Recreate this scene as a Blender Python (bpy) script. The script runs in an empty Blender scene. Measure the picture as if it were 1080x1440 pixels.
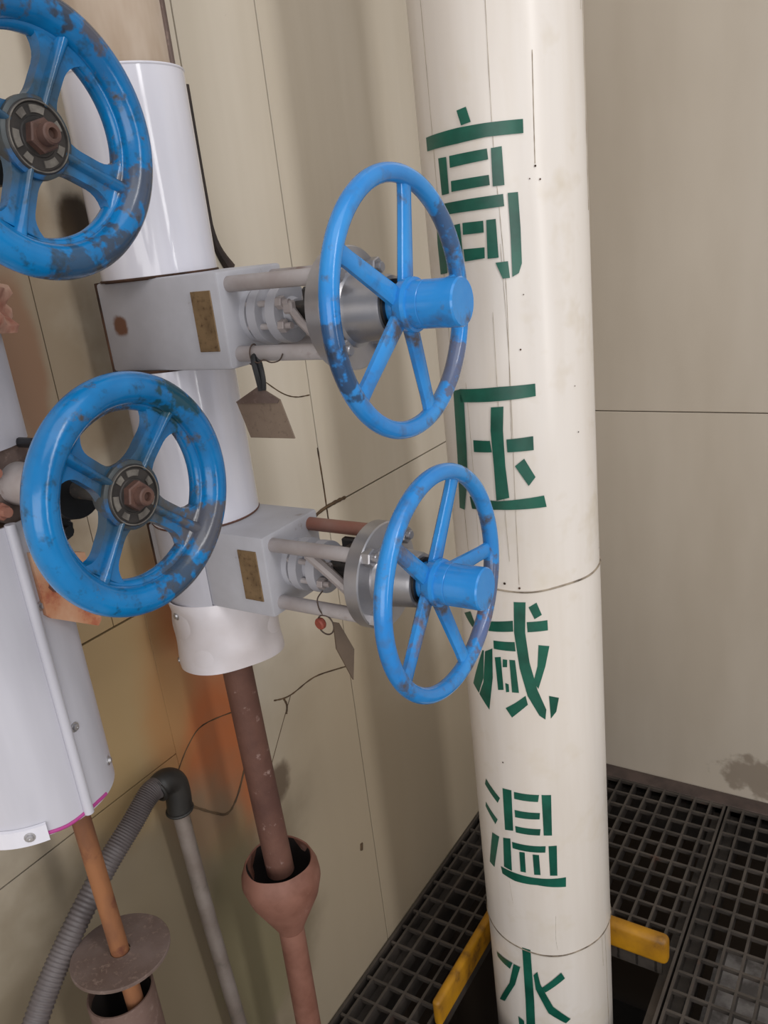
import bpy, bmesh, math, random
from mathutils import Vector, Matrix
random.seed(7)
SC = bpy.context.scene
COL = SC.collection
PI = math.pi

# ---------------------------------------------------------------- camera
cam_d = bpy.data.cameras.new('camera')
cam = bpy.data.objects.new('camera', cam_d)
COL.objects.link(cam)
cam_d.sensor_fit = 'VERTICAL'
cam_d.sensor_height = 24.0
cam_d.sensor_width = 18.0
cam_d.lens = 1148.03 / 1440 * 24.0
cam_d.clip_start = 0.02
PITCH, ROLL, YAW = 0.325641, -0.118296, 0.974055
fwd = Vector((-math.cos(YAW) * math.cos(PITCH), math.sin(YAW) * math.cos(PITCH), -math.sin(PITCH)))
rgt = Vector((math.sin(YAW), math.cos(YAW), 0))
up = rgt.cross(fwd)
cr, sr = math.cos(ROLL), math.sin(ROLL)
r2 = cr * rgt + sr * up
u2 = -sr * rgt + cr * up
cam.matrix_world = Matrix(((r2.x, u2.x, -fwd.x, 0.899), (r2.y, u2.y, -fwd.y, -1.937), (r2.z, u2.z, -fwd.z, 1.5), (0, 0, 0, 1)))
SC.camera = cam

# ---------------------------------------------------------------- world, window light, exposure
w = bpy.data.worlds.new('hall_ambience')
SC.world = w
w.use_nodes = True
w.node_tree.nodes['Background'].inputs[0].default_value = (0.93, 0.95, 1.0, 1)
w.node_tree.nodes['Background'].inputs[1].default_value = 0.52
SC.view_settings.view_transform = 'Standard'
SC.view_settings.look = 'None'
SC.view_settings.gamma = 1.0
SC.view_settings.use_curve_mapping = False
SC.view_settings.exposure = 0.0


def area(name, loc, target, sx, sy, power, color):
    d = bpy.data.lights.new(name, 'AREA')
    d.shape = 'RECTANGLE'
    d.size, d.size_y, d.energy, d.color = sx, sy, power, color
    o = bpy.data.objects.new(name, d)
    COL.objects.link(o)
    o.location = loc
    o.rotation_euler = (Vector(target) - Vector(loc)).to_track_quat('-Z', 'Y').to_euler()
    return o


# the hall window, high on the side the valves point to
area('upper_window_light', (3.5, -1.85, 3.1), (0.2, -0.8, 1.5), 0.45, 1.7, 25, (1.0, 0.985, 0.975))
area('lower_window_light', (3.5, -1.85, 1.4), (0.2, -0.8, 1.4), 0.36, 1.6, 13, (1.0, 0.985, 0.975))
area('rear_fill_light', (1.9, -4.6, 1.3), (0.5, -0.5, 0.3), 3.0, 1.8, 50, (1.0, 0.97, 0.94))  # added soft fill from behind the camera, brightens the lower pipe
area('overhead_fill_light', (2.3, -2.4, 4.4), (0.5, -0.9, 1.0), 3.2, 2.6, 38, (1.0, 0.985, 0.97))  # added broad overhead fill for soft light from above


# ---------------------------------------------------------------- material helper
def mat(name, base, base2=None, rough=0.5, metal=0.0, scale=6.0, stretch=(1, 1, 1), spots=None, spot_scale=14.0,
        spot_lo=0.6, spot_hi=0.66, bump=0.0, bump_scale=60.0, spec=0.5, world=False, rough2=None, fine=None, coat=0.0,
        lo=0.38, hi=0.66):
    m = bpy.data.materials.new(name)
    m.use_nodes = True
    nt = m.node_tree
    N, L = nt.nodes, nt.links
    b = N['Principled BSDF']
    b.inputs['Roughness'].default_value = rough
    b.inputs['Metallic'].default_value = metal
    b.inputs['Specular IOR Level'].default_value = spec
    b.inputs['Coat Weight'].default_value = coat
    if world:
        src = N.new('ShaderNodeNewGeometry').outputs['Position']
    else:
        src = N.new('ShaderNodeTexCoord').outputs['Object']
    mp = N.new('ShaderNodeMapping')
    mp.inputs['Scale'].default_value = stretch
    L.new(src, mp.inputs[0])

    def noise(sc, vec, det=4.0, rgh=0.6):
        n = N.new('ShaderNodeTexNoise')
        n.inputs['Scale'].default_value = sc
        n.inputs['Detail'].default_value = det
        n.inputs['Roughness'].default_value = rgh
        L.new(vec, n.inputs['Vector'])
        return n.outputs['Fac']

    def ramp(fac, a, c):
        r = N.new('ShaderNodeMapRange')
        r.inputs['From Min'].default_value, r.inputs['From Max'].default_value = a, c
        L.new(fac, r.inputs['Value'])
        return r.outputs['Result']

    def mix(fac, A, B):
        x = N.new('ShaderNodeMix')
        x.data_type = 'RGBA'
        L.new(fac, x.inputs[0])
        for v, i in ((A, 6), (B, 7)):
            if isinstance(v, tuple):
                x.inputs[i].default_value = (*v[:3], 1)
            else:
                L.new(v, x.inputs[i])
        return x.outputs[2]
    col = tuple(base)
    if base2:
        col = mix(ramp(noise(scale, mp.outputs[0]), lo, hi), tuple(base), tuple(base2))
    if fine:
        col = mix(ramp(noise(fine[1], src, 3.0, 0.7), 0.55, 0.75), col, fine[0])
    sf = None
    if spots:
        sf = ramp(noise(spot_scale, src, 6.0, 0.65), spot_lo, spot_hi)
        col = mix(sf, col, spots)
        if rough2 is not None:
            mr = N.new('ShaderNodeMapRange')
            mr.inputs['To Min'].default_value, mr.inputs['To Max'].default_value = rough, rough2
            L.new(sf, mr.inputs['Value'])
            L.new(mr.outputs['Result'], b.inputs['Roughness'])
    if isinstance(col, tuple):
        b.inputs['Base Color'].default_value = (*col, 1)
    else:
        L.new(col, b.inputs['Base Color'])
    if bump:
        bp = N.new('ShaderNodeBump')
        bp.inputs['Strength'].default_value = bump
        bp.inputs['Distance'].default_value = 0.002
        L.new(noise(bump_scale, src, 3.0), bp.inputs['Height'])
        L.new(bp.outputs[0], b.inputs['Normal'])
    m['_mix'] = 0
    return m


def stain_or_shade(m, centre, radii, color, strength=1.0, rag=9.0, rag_amt=0.5):
    """a ragged patch of dirt, rust or painted shade round a world point, laid over a material's colour"""
    nt = m.node_tree
    N, L = nt.nodes, nt.links
    b = N['Principled BSDF']
    geo = N.new('ShaderNodeNewGeometry')
    sub = N.new('ShaderNodeVectorMath'); sub.operation = 'SUBTRACT'
    L.new(geo.outputs['Position'], sub.inputs[0]); sub.inputs[1].default_value = centre
    div = N.new('ShaderNodeVectorMath'); div.operation = 'DIVIDE'
    L.new(sub.outputs[0], div.inputs[0]); div.inputs[1].default_value = radii
    ln = N.new('ShaderNodeVectorMath'); ln.operation = 'LENGTH'
    L.new(div.outputs[0], ln.inputs[0])
    nz = N.new('ShaderNodeTexNoise'); nz.inputs['Scale'].default_value = rag; nz.inputs['Detail'].default_value = 5
    L.new(geo.outputs['Position'], nz.inputs['Vector'])
    ma = N.new('ShaderNodeMath'); ma.operation = 'MULTIPLY_ADD'
    L.new(nz.outputs['Fac'], ma.inputs[0]); ma.inputs[1].default_value = rag_amt * 2
    L.new(ln.outputs['Value'], ma.inputs[2])
    mr = N.new('ShaderNodeMapRange'); mr.interpolation_type = 'SMOOTHSTEP'
    mr.inputs['From Min'].default_value, mr.inputs['From Max'].default_value = 0.55 + rag_amt, 1.0 + rag_amt
    mr.inputs['To Min'].default_value, mr.inputs['To Max'].default_value = strength, 0.0
    L.new(ma.outputs[0], mr.inputs['Value'])
    x = N.new('ShaderNodeMix'); x.data_type = 'RGBA'
    L.new(mr.outputs['Result'], x.inputs[0])
    bc = b.inputs['Base Color']
    if bc.links:
        s = bc.links[0].from_socket
        L.new(s, x.inputs[6])
    else:
        x.inputs[6].default_value = bc.default_value
    x.inputs[7].default_value = (*color, 1)
    L.new(x.outputs[2], bc)


def srgb(r, g, b):
    f = lambda c: (c / 255 / 12.92) if c / 255 <= 0.04045 else ((c / 255 + 0.055) / 1.055) ** 2.4
    return (f(r), f(g), f(b))


M = {}
M['wall'] = mat('cream_wall_paint', srgb(214, 205, 190), srgb(200, 190, 173), rough=0.38, scale=1.6, stretch=(3, 3, 0.35), world=True,
                spots=srgb(150, 135, 105), spot_scale=26, spot_lo=0.70, spot_hi=0.78, bump=0.05, bump_scale=40, spec=0.45)
stain_or_shade(M['wall'], (0, -1.0, 0.15), (0.3, 1.3, 0.85), srgb(158, 142, 118), 0.8, 3, 0.35)  # broad tan tone, strongest low on the left wall
stain_or_shade(M['wall'], (0, -1.30, 0.95), (0.3, 0.20, 0.30), srgb(160, 132, 90), 0.8, 5, 0.5)  # dirty tan sheet, with its weaker light painted in as well
stain_or_shade(M['wall'], (0, -1.18, 0.80), (0.3, 0.14, 0.34), srgb(178, 108, 62), 0.85, 6, 0.35)
stain_or_shade(M['wall'], (0, -1.175, 0.71), (0.3, 0.12, 0.20), srgb(176, 98, 54), 0.9, 8, 0.35)
stain_or_shade(M['wall'], (0, -1.45, 0.40), (0.3, 0.50, 0.52), srgb(120, 108, 88), 0.85, 5, 0.5)  # grey-brown tone at the bottom left of the wall
stain_or_shade(M['wall'], (0, -1.217, 1.551), (0.3, 0.035, 0.05), srgb(38, 24, 16), 0.95, 20, 0.4)
stain_or_shade(M['wall'], (0, -1.44, 1.42), (0.3, 0.28, 0.40), srgb(132, 112, 86), 0.8, 6, 0.5)  # shade from the valves, painted brown into the wall colour
stain_or_shade(M['wall'], (0, -1.34, 1.40), (0.3, 0.035, 0.16), srgb(136, 92, 66), 0.6, 10, 0.5)
stain_or_shade(M['wall'], (0, -1.33, 0.90), (0.3, 0.16, 0.22), srgb(160, 134, 92), 0.6, 6, 0.5)  # more of the tan dirt and painted dimness left of the riser
stain_or_shade(M['wall'], (0, -1.06, 0.60), (0.3, 0.05, 0.05), srgb(70, 50, 36), 0.7, 24, 0.5)
stain_or_shade(M['wall'], (0, -1.17, 0.36), (0.3, 0.12, 0.30), srgb(128, 122, 92), 0.55, 9, 0.6)
M['wall_r'] = mat('cream_wall_paint_shaded', srgb(190, 180, 166), srgb(178, 167, 152), rough=0.30, scale=1.3, stretch=(2.5, 2.5, 0.6), world=True,  # same cream paint, the right wall's shade put into its colour
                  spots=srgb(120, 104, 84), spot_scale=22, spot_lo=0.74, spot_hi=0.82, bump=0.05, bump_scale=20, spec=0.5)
stain_or_shade(M['wall_r'], (0.64, 0, 0.07), (0.10, 0.3, 0.07), srgb(104, 88, 72), 0.6, 30, 1.0)
M['hall'] = mat('added_unseen_wall_grey', srgb(122, 118, 110), srgb(106, 102, 96), rough=0.7, scale=2, world=True)  # only for the added unseen wall that cuts the ambient light
M['bounce_floor'] = mat('pale_bounce_floor', srgb(176, 168, 156), srgb(156, 148, 138), rough=0.7, scale=3, world=True)  # unseen floor, kept pale to bounce light
M['gap'] = mat('dark_joint', srgb(70, 56, 42), rough=0.9)
M['crack'] = mat('dirty_crack', srgb(96, 76, 54), srgb(60, 46, 34), rough=0.9, scale=30)
M['gap_shade'] = mat('gap_shade_black', srgb(40, 32, 30), srgb(66, 52, 46), rough=0.7, scale=20)  # near-black for the strip that paints in a shadowed gap
M['grate'] = mat('dark_steel_grating', srgb(84, 77, 71), srgb(62, 57, 53), rough=0.5, metal=0.2, scale=9, world=True,
                 spots=srgb(88, 66, 56), spot_scale=12, spot_lo=0.62, spot_hi=0.72)
M['slab'] = mat('dark_concrete_below', srgb(52, 48, 45), srgb(30, 28, 26), rough=0.9, scale=5, world=True)
M['kick'] = mat('dirty_brown_strip', srgb(84, 70, 64), srgb(62, 52, 48), rough=0.7, scale=14, world=True)
M['underfloor_pale'] = mat('pale_underfloor_grey', srgb(176, 170, 166), srgb(120, 114, 110), rough=0.8, scale=16, world=True, lo=0.42, hi=0.6)  # pale tone for the made-up surface below the grating
M['yellow'] = mat('worn_yellow_paint', srgb(196, 140, 18), srgb(150, 104, 22), rough=0.5, scale=9, spots=srgb(84, 58, 30),
                  spot_scale=18, spot_lo=0.56, spot_hi=0.72)
M['clad'] = mat('ivory_pipe_cladding', srgb(232, 225, 218), srgb(222, 213, 203), rough=0.27, scale=2.2, stretch=(5, 5, 0.5), fine=(srgb(220, 210, 196), 12),
                spots=srgb(160, 148, 128), spot_scale=55, spot_lo=0.80, spot_hi=0.86, spec=0.5)
M['paint_g'] = mat('dark_green_stencil_paint', srgb(26, 98, 80), srgb(16, 76, 62), rough=0.33, scale=16, spots=srgb(70, 128, 110), spot_scale=40,
                   spot_lo=0.68, spot_hi=0.8)
M['bead'] = mat('dirty_joint_bead', srgb(164, 150, 132), srgb(84, 74, 64), rough=0.8, scale=34)
M['rust_s'] = mat('dull_brown_sleeve', srgb(108, 86, 78), srgb(86, 66, 58), rough=0.7, scale=12, fine=(srgb(124, 104, 96), 90), bump=0.3)
M['seam'] = mat('dirty_lap_seam', srgb(186, 174, 154), srgb(136, 122, 102), rough=0.8, scale=26)
M['jacket'] = mat('white_jacket_sheet', srgb(222, 221, 230), srgb(212, 211, 221), rough=0.10, scale=3, stretch=(4, 4, 0.6), spec=0.5)
M['jacket_g'] = mat('grey_jacket_sheet', srgb(196, 195, 204), srgb(180, 179, 188), rough=0.36, scale=3, stretch=(4, 4, 0.6), metal=0.0)
M['jacket_d'] = mat('dented_white_sheet', srgb(226, 221, 226), srgb(214, 206, 208), rough=0.3, scale=9, spots=srgb(150, 116, 96), spot_scale=20,
                    spot_lo=0.72, spot_hi=0.82)
M['bare'] = mat('aged_tan_wrap', srgb(192, 176, 160), srgb(160, 138, 116), rough=0.6, scale=7, stretch=(2, 2, 0.5), spots=srgb(118, 90, 70),
                spot_scale=11, spot_lo=0.58, spot_hi=0.75)
M['insul'] = mat('brown_insulation', srgb(88, 60, 44), srgb(50, 36, 28), rough=1, scale=30)
M['grey'] = mat('grey_valve_paint', srgb(188, 188, 195), srgb(172, 171, 177), rough=0.5, scale=8, spots=srgb(118, 96, 84), spot_scale=13,
                spot_lo=0.66, spot_hi=0.76, bump=0.1, bump_scale=90)
stain_or_shade(M['grey'], (0.083, -1.255, 1.432), (0.016, 0.03, 0.014), srgb(112, 70, 44), 0.95, 60, 0.5)
M['grey_w'] = mat('worn_grey_rod', srgb(176, 170, 170), srgb(156, 146, 144), rough=0.48, scale=14, spots=srgb(112, 84, 72), spot_scale=18,
                  spot_lo=0.62, spot_hi=0.74)
M['rod_r'] = mat('reddish_worn_rod', srgb(158, 124, 112), srgb(150, 100, 84), rough=0.55, scale=16)
M['steel'] = mat('satin_machined_steel', srgb(186, 184, 186), srgb(164, 162, 165), rough=0.33, metal=0.75, scale=10)
M['steel_d'] = mat('dull_flange_metal', srgb(150, 148, 152), srgb(128, 124, 128), rough=0.45, metal=0.45, scale=12)
M['dark'] = mat('greasy_dark_stem', srgb(52, 48, 46), srgb(34, 32, 31), rough=0.45, scale=30, spots=srgb(96, 78, 66), spot_scale=40)
M['black'] = mat('black_iron', srgb(24, 24, 26), srgb(14, 14, 16), rough=0.4, scale=20)
M['plate'] = mat('brown_brass_plate', srgb(136, 112, 82), srgb(114, 92, 66), rough=0.5, metal=0.25, scale=40, fine=(srgb(80, 60, 42), 160))
M['tag'] = mat('tarnished_tag', srgb(152, 134, 118), srgb(134, 116, 102), rough=0.5, metal=0.25, scale=14, fine=(srgb(122, 106, 92), 150))
M['blue'] = mat('light_blue_wheel_paint', srgb(36, 128, 204), srgb(56, 144, 214), rough=0.19, scale=9, spots=srgb(82, 80, 86), spot_scale=17,
                spot_lo=0.56, spot_hi=0.66, fine=(srgb(66, 108, 158), 26), rough2=0.5, bump=0.12, bump_scale=70)
M['blue_old'] = mat('chipped_blue_wheel_paint', srgb(8, 124, 190), srgb(6, 96, 152), rough=0.20, scale=9, spots=srgb(70, 62, 56), spot_scale=24,
                    spot_lo=0.59, spot_hi=0.66, rough2=0.65, bump=0.15, bump_scale=60, fine=(srgb(26, 66, 92), 70))
M['blue_hub'] = mat('rubbed_blue_hub_paint', srgb(66, 72, 74), srgb(48, 52, 54), rough=0.5, scale=30, spots=srgb(20, 88, 140), spot_scale=30,
                    spot_lo=0.54, spot_hi=0.66)
M['medal'] = mat('dark_hub_disc', srgb(58, 54, 52), srgb(40, 38, 37), rough=0.5, metal=0.3, scale=40)
M['medal_l'] = mat('pale_cast_marks', srgb(116, 111, 104), srgb(74, 69, 65), rough=0.5, scale=60)
M['rustnut'] = mat('brown_rusty_nut', srgb(96, 68, 58), srgb(62, 44, 38), rough=0.6, scale=40)
M['rust_p'] = mat('brown_rust_pipe', srgb(106, 72, 60), srgb(84, 54, 46), rough=0.7, scale=12, spots=srgb(150, 124, 116), spot_scale=60,
                  spot_lo=0.62, spot_hi=0.72, bump=0.4, bump_scale=120)
M['rust_o'] = mat('orange_rust_pipe', srgb(146, 96, 60), srgb(106, 68, 48), rough=0.7, scale=16, stretch=(1, 1, 0.4), spots=srgb(104, 60, 42), spot_scale=20,
                  spot_lo=0.56, spot_hi=0.68, bump=0.2)
M['rust_g'] = mat('greyish_rust_plate', srgb(112, 96, 90), srgb(92, 74, 66), rough=0.75, scale=14, fine=(srgb(132, 112, 102), 120), bump=0.3)
M['rust_f'] = mat('red_brown_funnel', srgb(136, 94, 80), srgb(110, 70, 56), rough=0.6, scale=14, spots=srgb(176, 140, 130), spot_scale=16,
                  spot_lo=0.6, spot_hi=0.7)
M['funnel_in'] = mat('black_funnel_inside', srgb(34, 26, 24), rough=0.9)
M['plaster'] = mat('pinkish_cracked_plaster', srgb(206, 168, 148), srgb(160, 104, 86), rough=0.85, scale=26, bump=0.8, bump_scale=60)
M['rust_pl'] = mat('rust_stained_plate', srgb(206, 170, 142), srgb(186, 124, 88), rough=0.6, scale=16, spots=srgb(158, 70, 52), spot_scale=22,
                   spot_lo=0.58, spot_hi=0.7)
M['hose'] = mat('grey_flexible_conduit', srgb(100, 93, 93), srgb(82, 75, 75), rough=0.5, scale=14)
M['galv'] = mat('galvanised_conduit', srgb(150, 140, 134), srgb(126, 114, 106), rough=0.5, metal=0.3, scale=12, spots=srgb(92, 92, 84), spot_scale=9,
                spot_lo=0.55, spot_hi=0.7)
M['blackplas'] = mat('sooty_black_elbow', srgb(40, 38, 36), srgb(26, 25, 24), rough=0.5, scale=20)
M['magenta'] = mat('magenta_marker_line', srgb(172, 62, 134), rough=0.6)
M['tag_d'] = mat('dark_tag_edge_on', srgb(100, 84, 70), srgb(82, 68, 56), rough=0.5, metal=0.2, scale=14)
M['wire'] = mat('thin_dark_wire', srgb(74, 60, 52), rough=0.6)
M['redseal'] = mat('red_wax_seal', srgb(150, 74, 58), srgb(120, 56, 44), rough=0.6, scale=60)


def hub_grime(m, r0, r1, color, strength):
    """handling grime that sits round a wheel's hub"""
    nt = m.node_tree
    N, L = nt.nodes, nt.links
    b = N['Principled BSDF']
    tc = N.new('ShaderNodeTexCoord')
    mp = N.new('ShaderNodeMapping'); mp.inputs['Scale'].default_value = (0, 1, 1); L.new(tc.outputs['Object'], mp.inputs[0])
    ln = N.new('ShaderNodeVectorMath'); ln.operation = 'LENGTH'; L.new(mp.outputs[0], ln.inputs[0])
    nz = N.new('ShaderNodeTexNoise'); nz.inputs['Scale'].default_value = 38; nz.inputs['Detail'].default_value = 5
    L.new(tc.outputs['Object'], nz.inputs['Vector'])
    ma = N.new('ShaderNodeMath'); ma.operation = 'MULTIPLY_ADD'; L.new(nz.outputs['Fac'], ma.inputs[0]); ma.inputs[1].default_value = 0.08
    L.new(ln.outputs['Value'], ma.inputs[2])
    mr = N.new('ShaderNodeMapRange'); mr.inputs['From Min'].default_value, mr.inputs['From Max'].default_value = r0 + 0.04, r1 + 0.04
    mr.inputs['To Min'].default_value, mr.inputs['To Max'].default_value = strength, 0.0
    L.new(ma.outputs[0], mr.inputs['Value'])
    x = N.new('ShaderNodeMix'); x.data_type = 'RGBA'
    L.new(mr.outputs['Result'], x.inputs[0]); L.new(b.inputs['Base Color'].links[0].from_socket, x.inputs[6]); x.inputs[7].default_value = (*color, 1)
    L.new(x.outputs[2], b.inputs['Base Color'])


hub_grime(M['blue_old'], 0.035, 0.075, srgb(48, 66, 74), 0.8)
for y_, z_, r_, c_, s_ in ((-1.432, 1.258, 0.034, (84, 78, 76), 0.9), (-1.468, 1.222, 0.032, (62, 66, 72), 0.85), (-1.440, 1.388, 0.026, (24, 58, 56), 0.85), (-1.46, 1.30, 0.025, (78, 76, 76), 0.7),
                           (-1.418, 1.556, 0.028, (76, 70, 68), 0.8), (-1.455, 1.505, 0.030, (58, 60, 64), 0.85), (-1.50, 1.500, 0.024, (50, 58, 64), 0.7), (-1.462, 1.690, 0.018, (52, 50, 50), 0.85), (-1.44, 1.672, 0.015, (80, 66, 54), 0.8)):
    stain_or_shade(M['blue_old'], (0.34, y_, z_), (0.2, r_, r_), srgb(*c_), s_, 85, 1.5)
for y_, z_, r_, c_, s_ in ((-1.312, 1.385, 0.030, (44, 48, 58), 0.8), (-1.325, 1.42, 0.020, (52, 56, 66), 0.7), (-1.092, 1.505, 0.034, (72, 70, 78), 0.7), (-1.10, 1.345, 0.040, (104, 92, 92), 0.75),
                           (-1.085, 1.06, 0.045, (96, 88, 94), 0.75), (-1.12, 1.015, 0.03, (112, 86, 82), 0.6), (-1.27, 1.19, 0.03, (104, 92, 96), 0.5), (-1.245, 1.06, 0.03, (118, 98, 96), 0.6)):
    stain_or_shade(M['blue'], (0.455, y_, z_), (0.2, r_, r_), srgb(*c_), s_, 80, 1.5)


# ---------------------------------------------------------------- mesh helpers
def frame(axis):
    a = Vector(axis).normalized()
    t = Vector((0, 0, 1)) if abs(a.z) < 0.9 else Vector((1, 0, 0))
    u = t.cross(a).normalized()
    return u, a.cross(u), a


def lathe(bm, p0, axis, prof, seg=40, a0=0.0, a1=2 * PI, closed=False):
    """prof: (distance along the axis, radius); closed joins the last profile point to the first"""
    u, v, a = frame(axis)
    p0 = Vector(p0)
    full = abs(a1 - a0 - 2 * PI) < 1e-6
    n = seg if full else seg + 1
    rings = []
    for t, r in prof:
        if r < 1e-7:
            rings.append([bm.verts.new(p0 + a * t)])
        else:
            rings.append([bm.verts.new(p0 + a * t + (u * math.cos(a0 + (a1 - a0) * k / seg) + v * math.sin(a0 + (a1 - a0) * k / seg)) * r) for k in range(n)])
    pairs = list(zip(rings[:-1], rings[1:]))
    if closed:
        pairs.append((rings[-1], rings[0]))
    for A, B in pairs:
        for k in range(n if full else n - 1):
            k2 = (k + 1) % n
            if len(A) == 1 and len(B) == 1:
                continue
            if len(A) == 1:
                bm.faces.new((A[0], B[k2], B[k]))
            elif len(B) == 1:
                bm.faces.new((A[k], A[k2], B[0]))
            else:
                bm.faces.new((A[k], A[k2], B[k2], B[k]))
    if not full and closed:
        for idx in (0, n - 1):
            bm.faces.new([R[idx] for R in rings])
    return rings


def cyl(bm, p0, p1, r, r1=None, seg=32, bev=0.0):
    p0, p1 = Vector(p0), Vector(p1)
    L = (p1 - p0).length
    r1 = r if r1 is None else r1
    if bev:
        prof = [(0, 0), (0, r - bev), (bev, r), (L - bev, r1), (L, r1 - bev), (L, 0)]
    else:
        prof = [(0, 0), (0, r), (L, r1), (L, 0)]
    lathe(bm, p0, p1 - p0, prof, seg)


def box(bm, c, s, bev=0.0, mtx=None, seg=1):
    r = bmesh.ops.create_cube(bm, size=1.0)
    vs = r['verts']
    for v in vs:
        v.co = Vector((v.co.x * s[0], v.co.y * s[1], v.co.z * s[2]))
    if bev:
        es = list({e for v in vs for e in v.link_edges})
        q = bmesh.ops.bevel(bm, geom=vs + es, offset=bev, segments=seg, affect='EDGES', profile=0.5)
        vs = list({v for f in q['faces'] for v in f.verts} | {v for v in vs if v.is_valid})
        # every vertex of this island
        todo, seen = list(vs), set(vs)
        while todo:
            v = todo.pop()
            for e in v.link_edges:
                o = e.other_vert(v)
                if o not in seen:
                    seen.add(o); todo.append(o)
        vs = list(seen)
    T = Matrix.Translation(Vector(c))
    if mtx is not None:
        T = T @ mtx
    for v in vs:
        v.co = T @ v.co


def tube(bm, pts, r, seg=12, caps=True):
    pts = [Vector(p) for p in pts]
    rad = r if callable(r) else (lambda k: r)
    prev = None
    rings = []
    for k, p in enumerate(pts):
        t = (pts[min(k + 1, len(pts) - 1)] - pts[max(k - 1, 0)]).normalized()
        if prev is None:
            u = frame(t)[0]
        else:
            u = (prev - t * prev.dot(t)).normalized()
        prev = u
        v = t.cross(u)
        rings.append([bm.verts.new(p + (u * math.cos(2 * PI * j / seg) + v * math.sin(2 * PI * j / seg)) * rad(k)) for j in range(seg)])
    for A, B in zip(rings[:-1], rings[1:]):
        for j in range(seg):
            bm.faces.new((A[j], A[(j + 1) % seg], B[(j + 1) % seg], B[j]))
    if caps:
        bm.faces.new(rings[0][::-1]); bm.faces.new(rings[-1])


def torus(bm, c, axis, R, r, seg=72, rs=14, rax=None):
    u, v, a = frame(axis)
    c = Vector(c)
    rax = r if rax is None else rax
    rings = []
    for k in range(seg):
        t = 2 * PI * k / seg
        d = u * math.cos(t) + v * math.sin(t)
        rings.append([bm.verts.new(c + d * (R + r * math.cos(2 * PI * j / rs)) + a * (rax * math.sin(2 * PI * j / rs))) for j in range(rs)])
    for k in range(seg):
        A, B = rings[k], rings[(k + 1) % seg]
        for j in range(rs):
            bm.faces.new((A[j], B[j], B[(j + 1) % rs], A[(j + 1) % rs]))


def loft(bm, rings):
    """rings of equal length, closed at both ends"""
    R = [[bm.verts.new(Vector(p)) for p in r] for r in rings]
    n = len(R[0])
    for A, B in zip(R[:-1], R[1:]):
        for j in range(n):
            bm.faces.new((A[j], A[(j + 1) % n], B[(j + 1) % n], B[j]))
    bm.faces.new(R[0][::-1]); bm.faces.new(R[-1])


def smooth_path(pts, n=8):
    pts = [Vector(p) for p in pts]
    out = []
    for i in range(len(pts) - 1):
        p0, p1, p2, p3 = pts[max(i - 1, 0)], pts[i], pts[i + 1], pts[min(i + 2, len(pts) - 1)]
        for k in range(n):
            t = k / n
            out.append(0.5 * ((2 * p1) + (p2 - p0) * t + (2 * p0 - 5 * p1 + 4 * p2 - p3) * t * t + (3 * p1 - p0 - 3 * p2 + p3) * t ** 3))
    out.append(pts[-1])
    return out


def obj(name, bm, m, parent=None, smooth=35, label=None):
    bmesh.ops.recalc_face_normals(bm, faces=bm.faces)
    me = bpy.data.meshes.new(name)
    bm.to_mesh(me); bm.free()
    me.materials.append(m)
    if smooth:
        me.shade_smooth()
        me.set_sharp_from_angle(angle=math.radians(smooth))
    o = bpy.data.objects.new(name, me)
    COL.objects.link(o)
    if parent is not None:
        o.parent = parent
    if label:
        o['label'] = label
    return o


def B():
    return bmesh.new()


def thing(name, label, cat, loc=(0, 0, 0), group=None):
    o = bpy.data.objects.new(name, None)
    o.empty_display_size = 0.05
    COL.objects.link(o)
    o.location = loc
    o['label'], o['category'] = label, cat
    if group:
        o['group'] = group
    return o


def copy_piece(o, parent, loc, rot=None, name=None):
    c = o.copy()
    COL.objects.link(c)
    c.parent = parent
    c.location = loc
    if rot is not None:
        c.rotation_euler = rot
    return c

# ================================================================ SETTING
def structure(name, bm, m, parent=None):
    o = obj(name, bm, m, parent, 30)
    if parent is None:
        o['kind'] = 'structure'
    return o


# left wall: x = 0, sheet panels proud of a dark backing with recessed joints
bm = B(); box(bm, (-0.045, -1.6, 1.0), (0.05, 3.3, 4.2)); wall_left = structure('wall_left', bm, M['gap'])
LEFT_PANELS = [(-3.2, -1.3045, 1.034, 3.1), (-1.3033, -0.985, 1.034, 3.1), (-0.982, -0.802, 1.034, 3.1), (-0.799, 0.0, 1.034, 3.1),
               (-3.2, -1.2503, 0.792, 1.031), (-3.2, -1.2503, -0.04, 0.790), (-1.2500, -0.802, -0.04, 1.031), (-0.799, 0.0, -0.04, 1.031)]
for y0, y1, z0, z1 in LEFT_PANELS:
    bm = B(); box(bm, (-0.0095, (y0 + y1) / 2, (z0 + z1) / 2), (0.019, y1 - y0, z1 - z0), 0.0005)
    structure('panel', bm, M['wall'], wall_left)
# made-up dark strip painting in the shadowed gap beside the white riser
bm = B(); tube(bm, smooth_path([(0.002, -0.9835, 1.73), (0.002, -0.9835, 1.60), (0.002, -0.980, 1.52), (0.003, -0.958, 1.478)], 6), lambda k: 0.0042 if k < 10 else 0.0042 + 0.0007 * (k - 10), 8)
structure('gap_shade_strip', bm, M['gap_shade'], wall_left)
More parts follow.
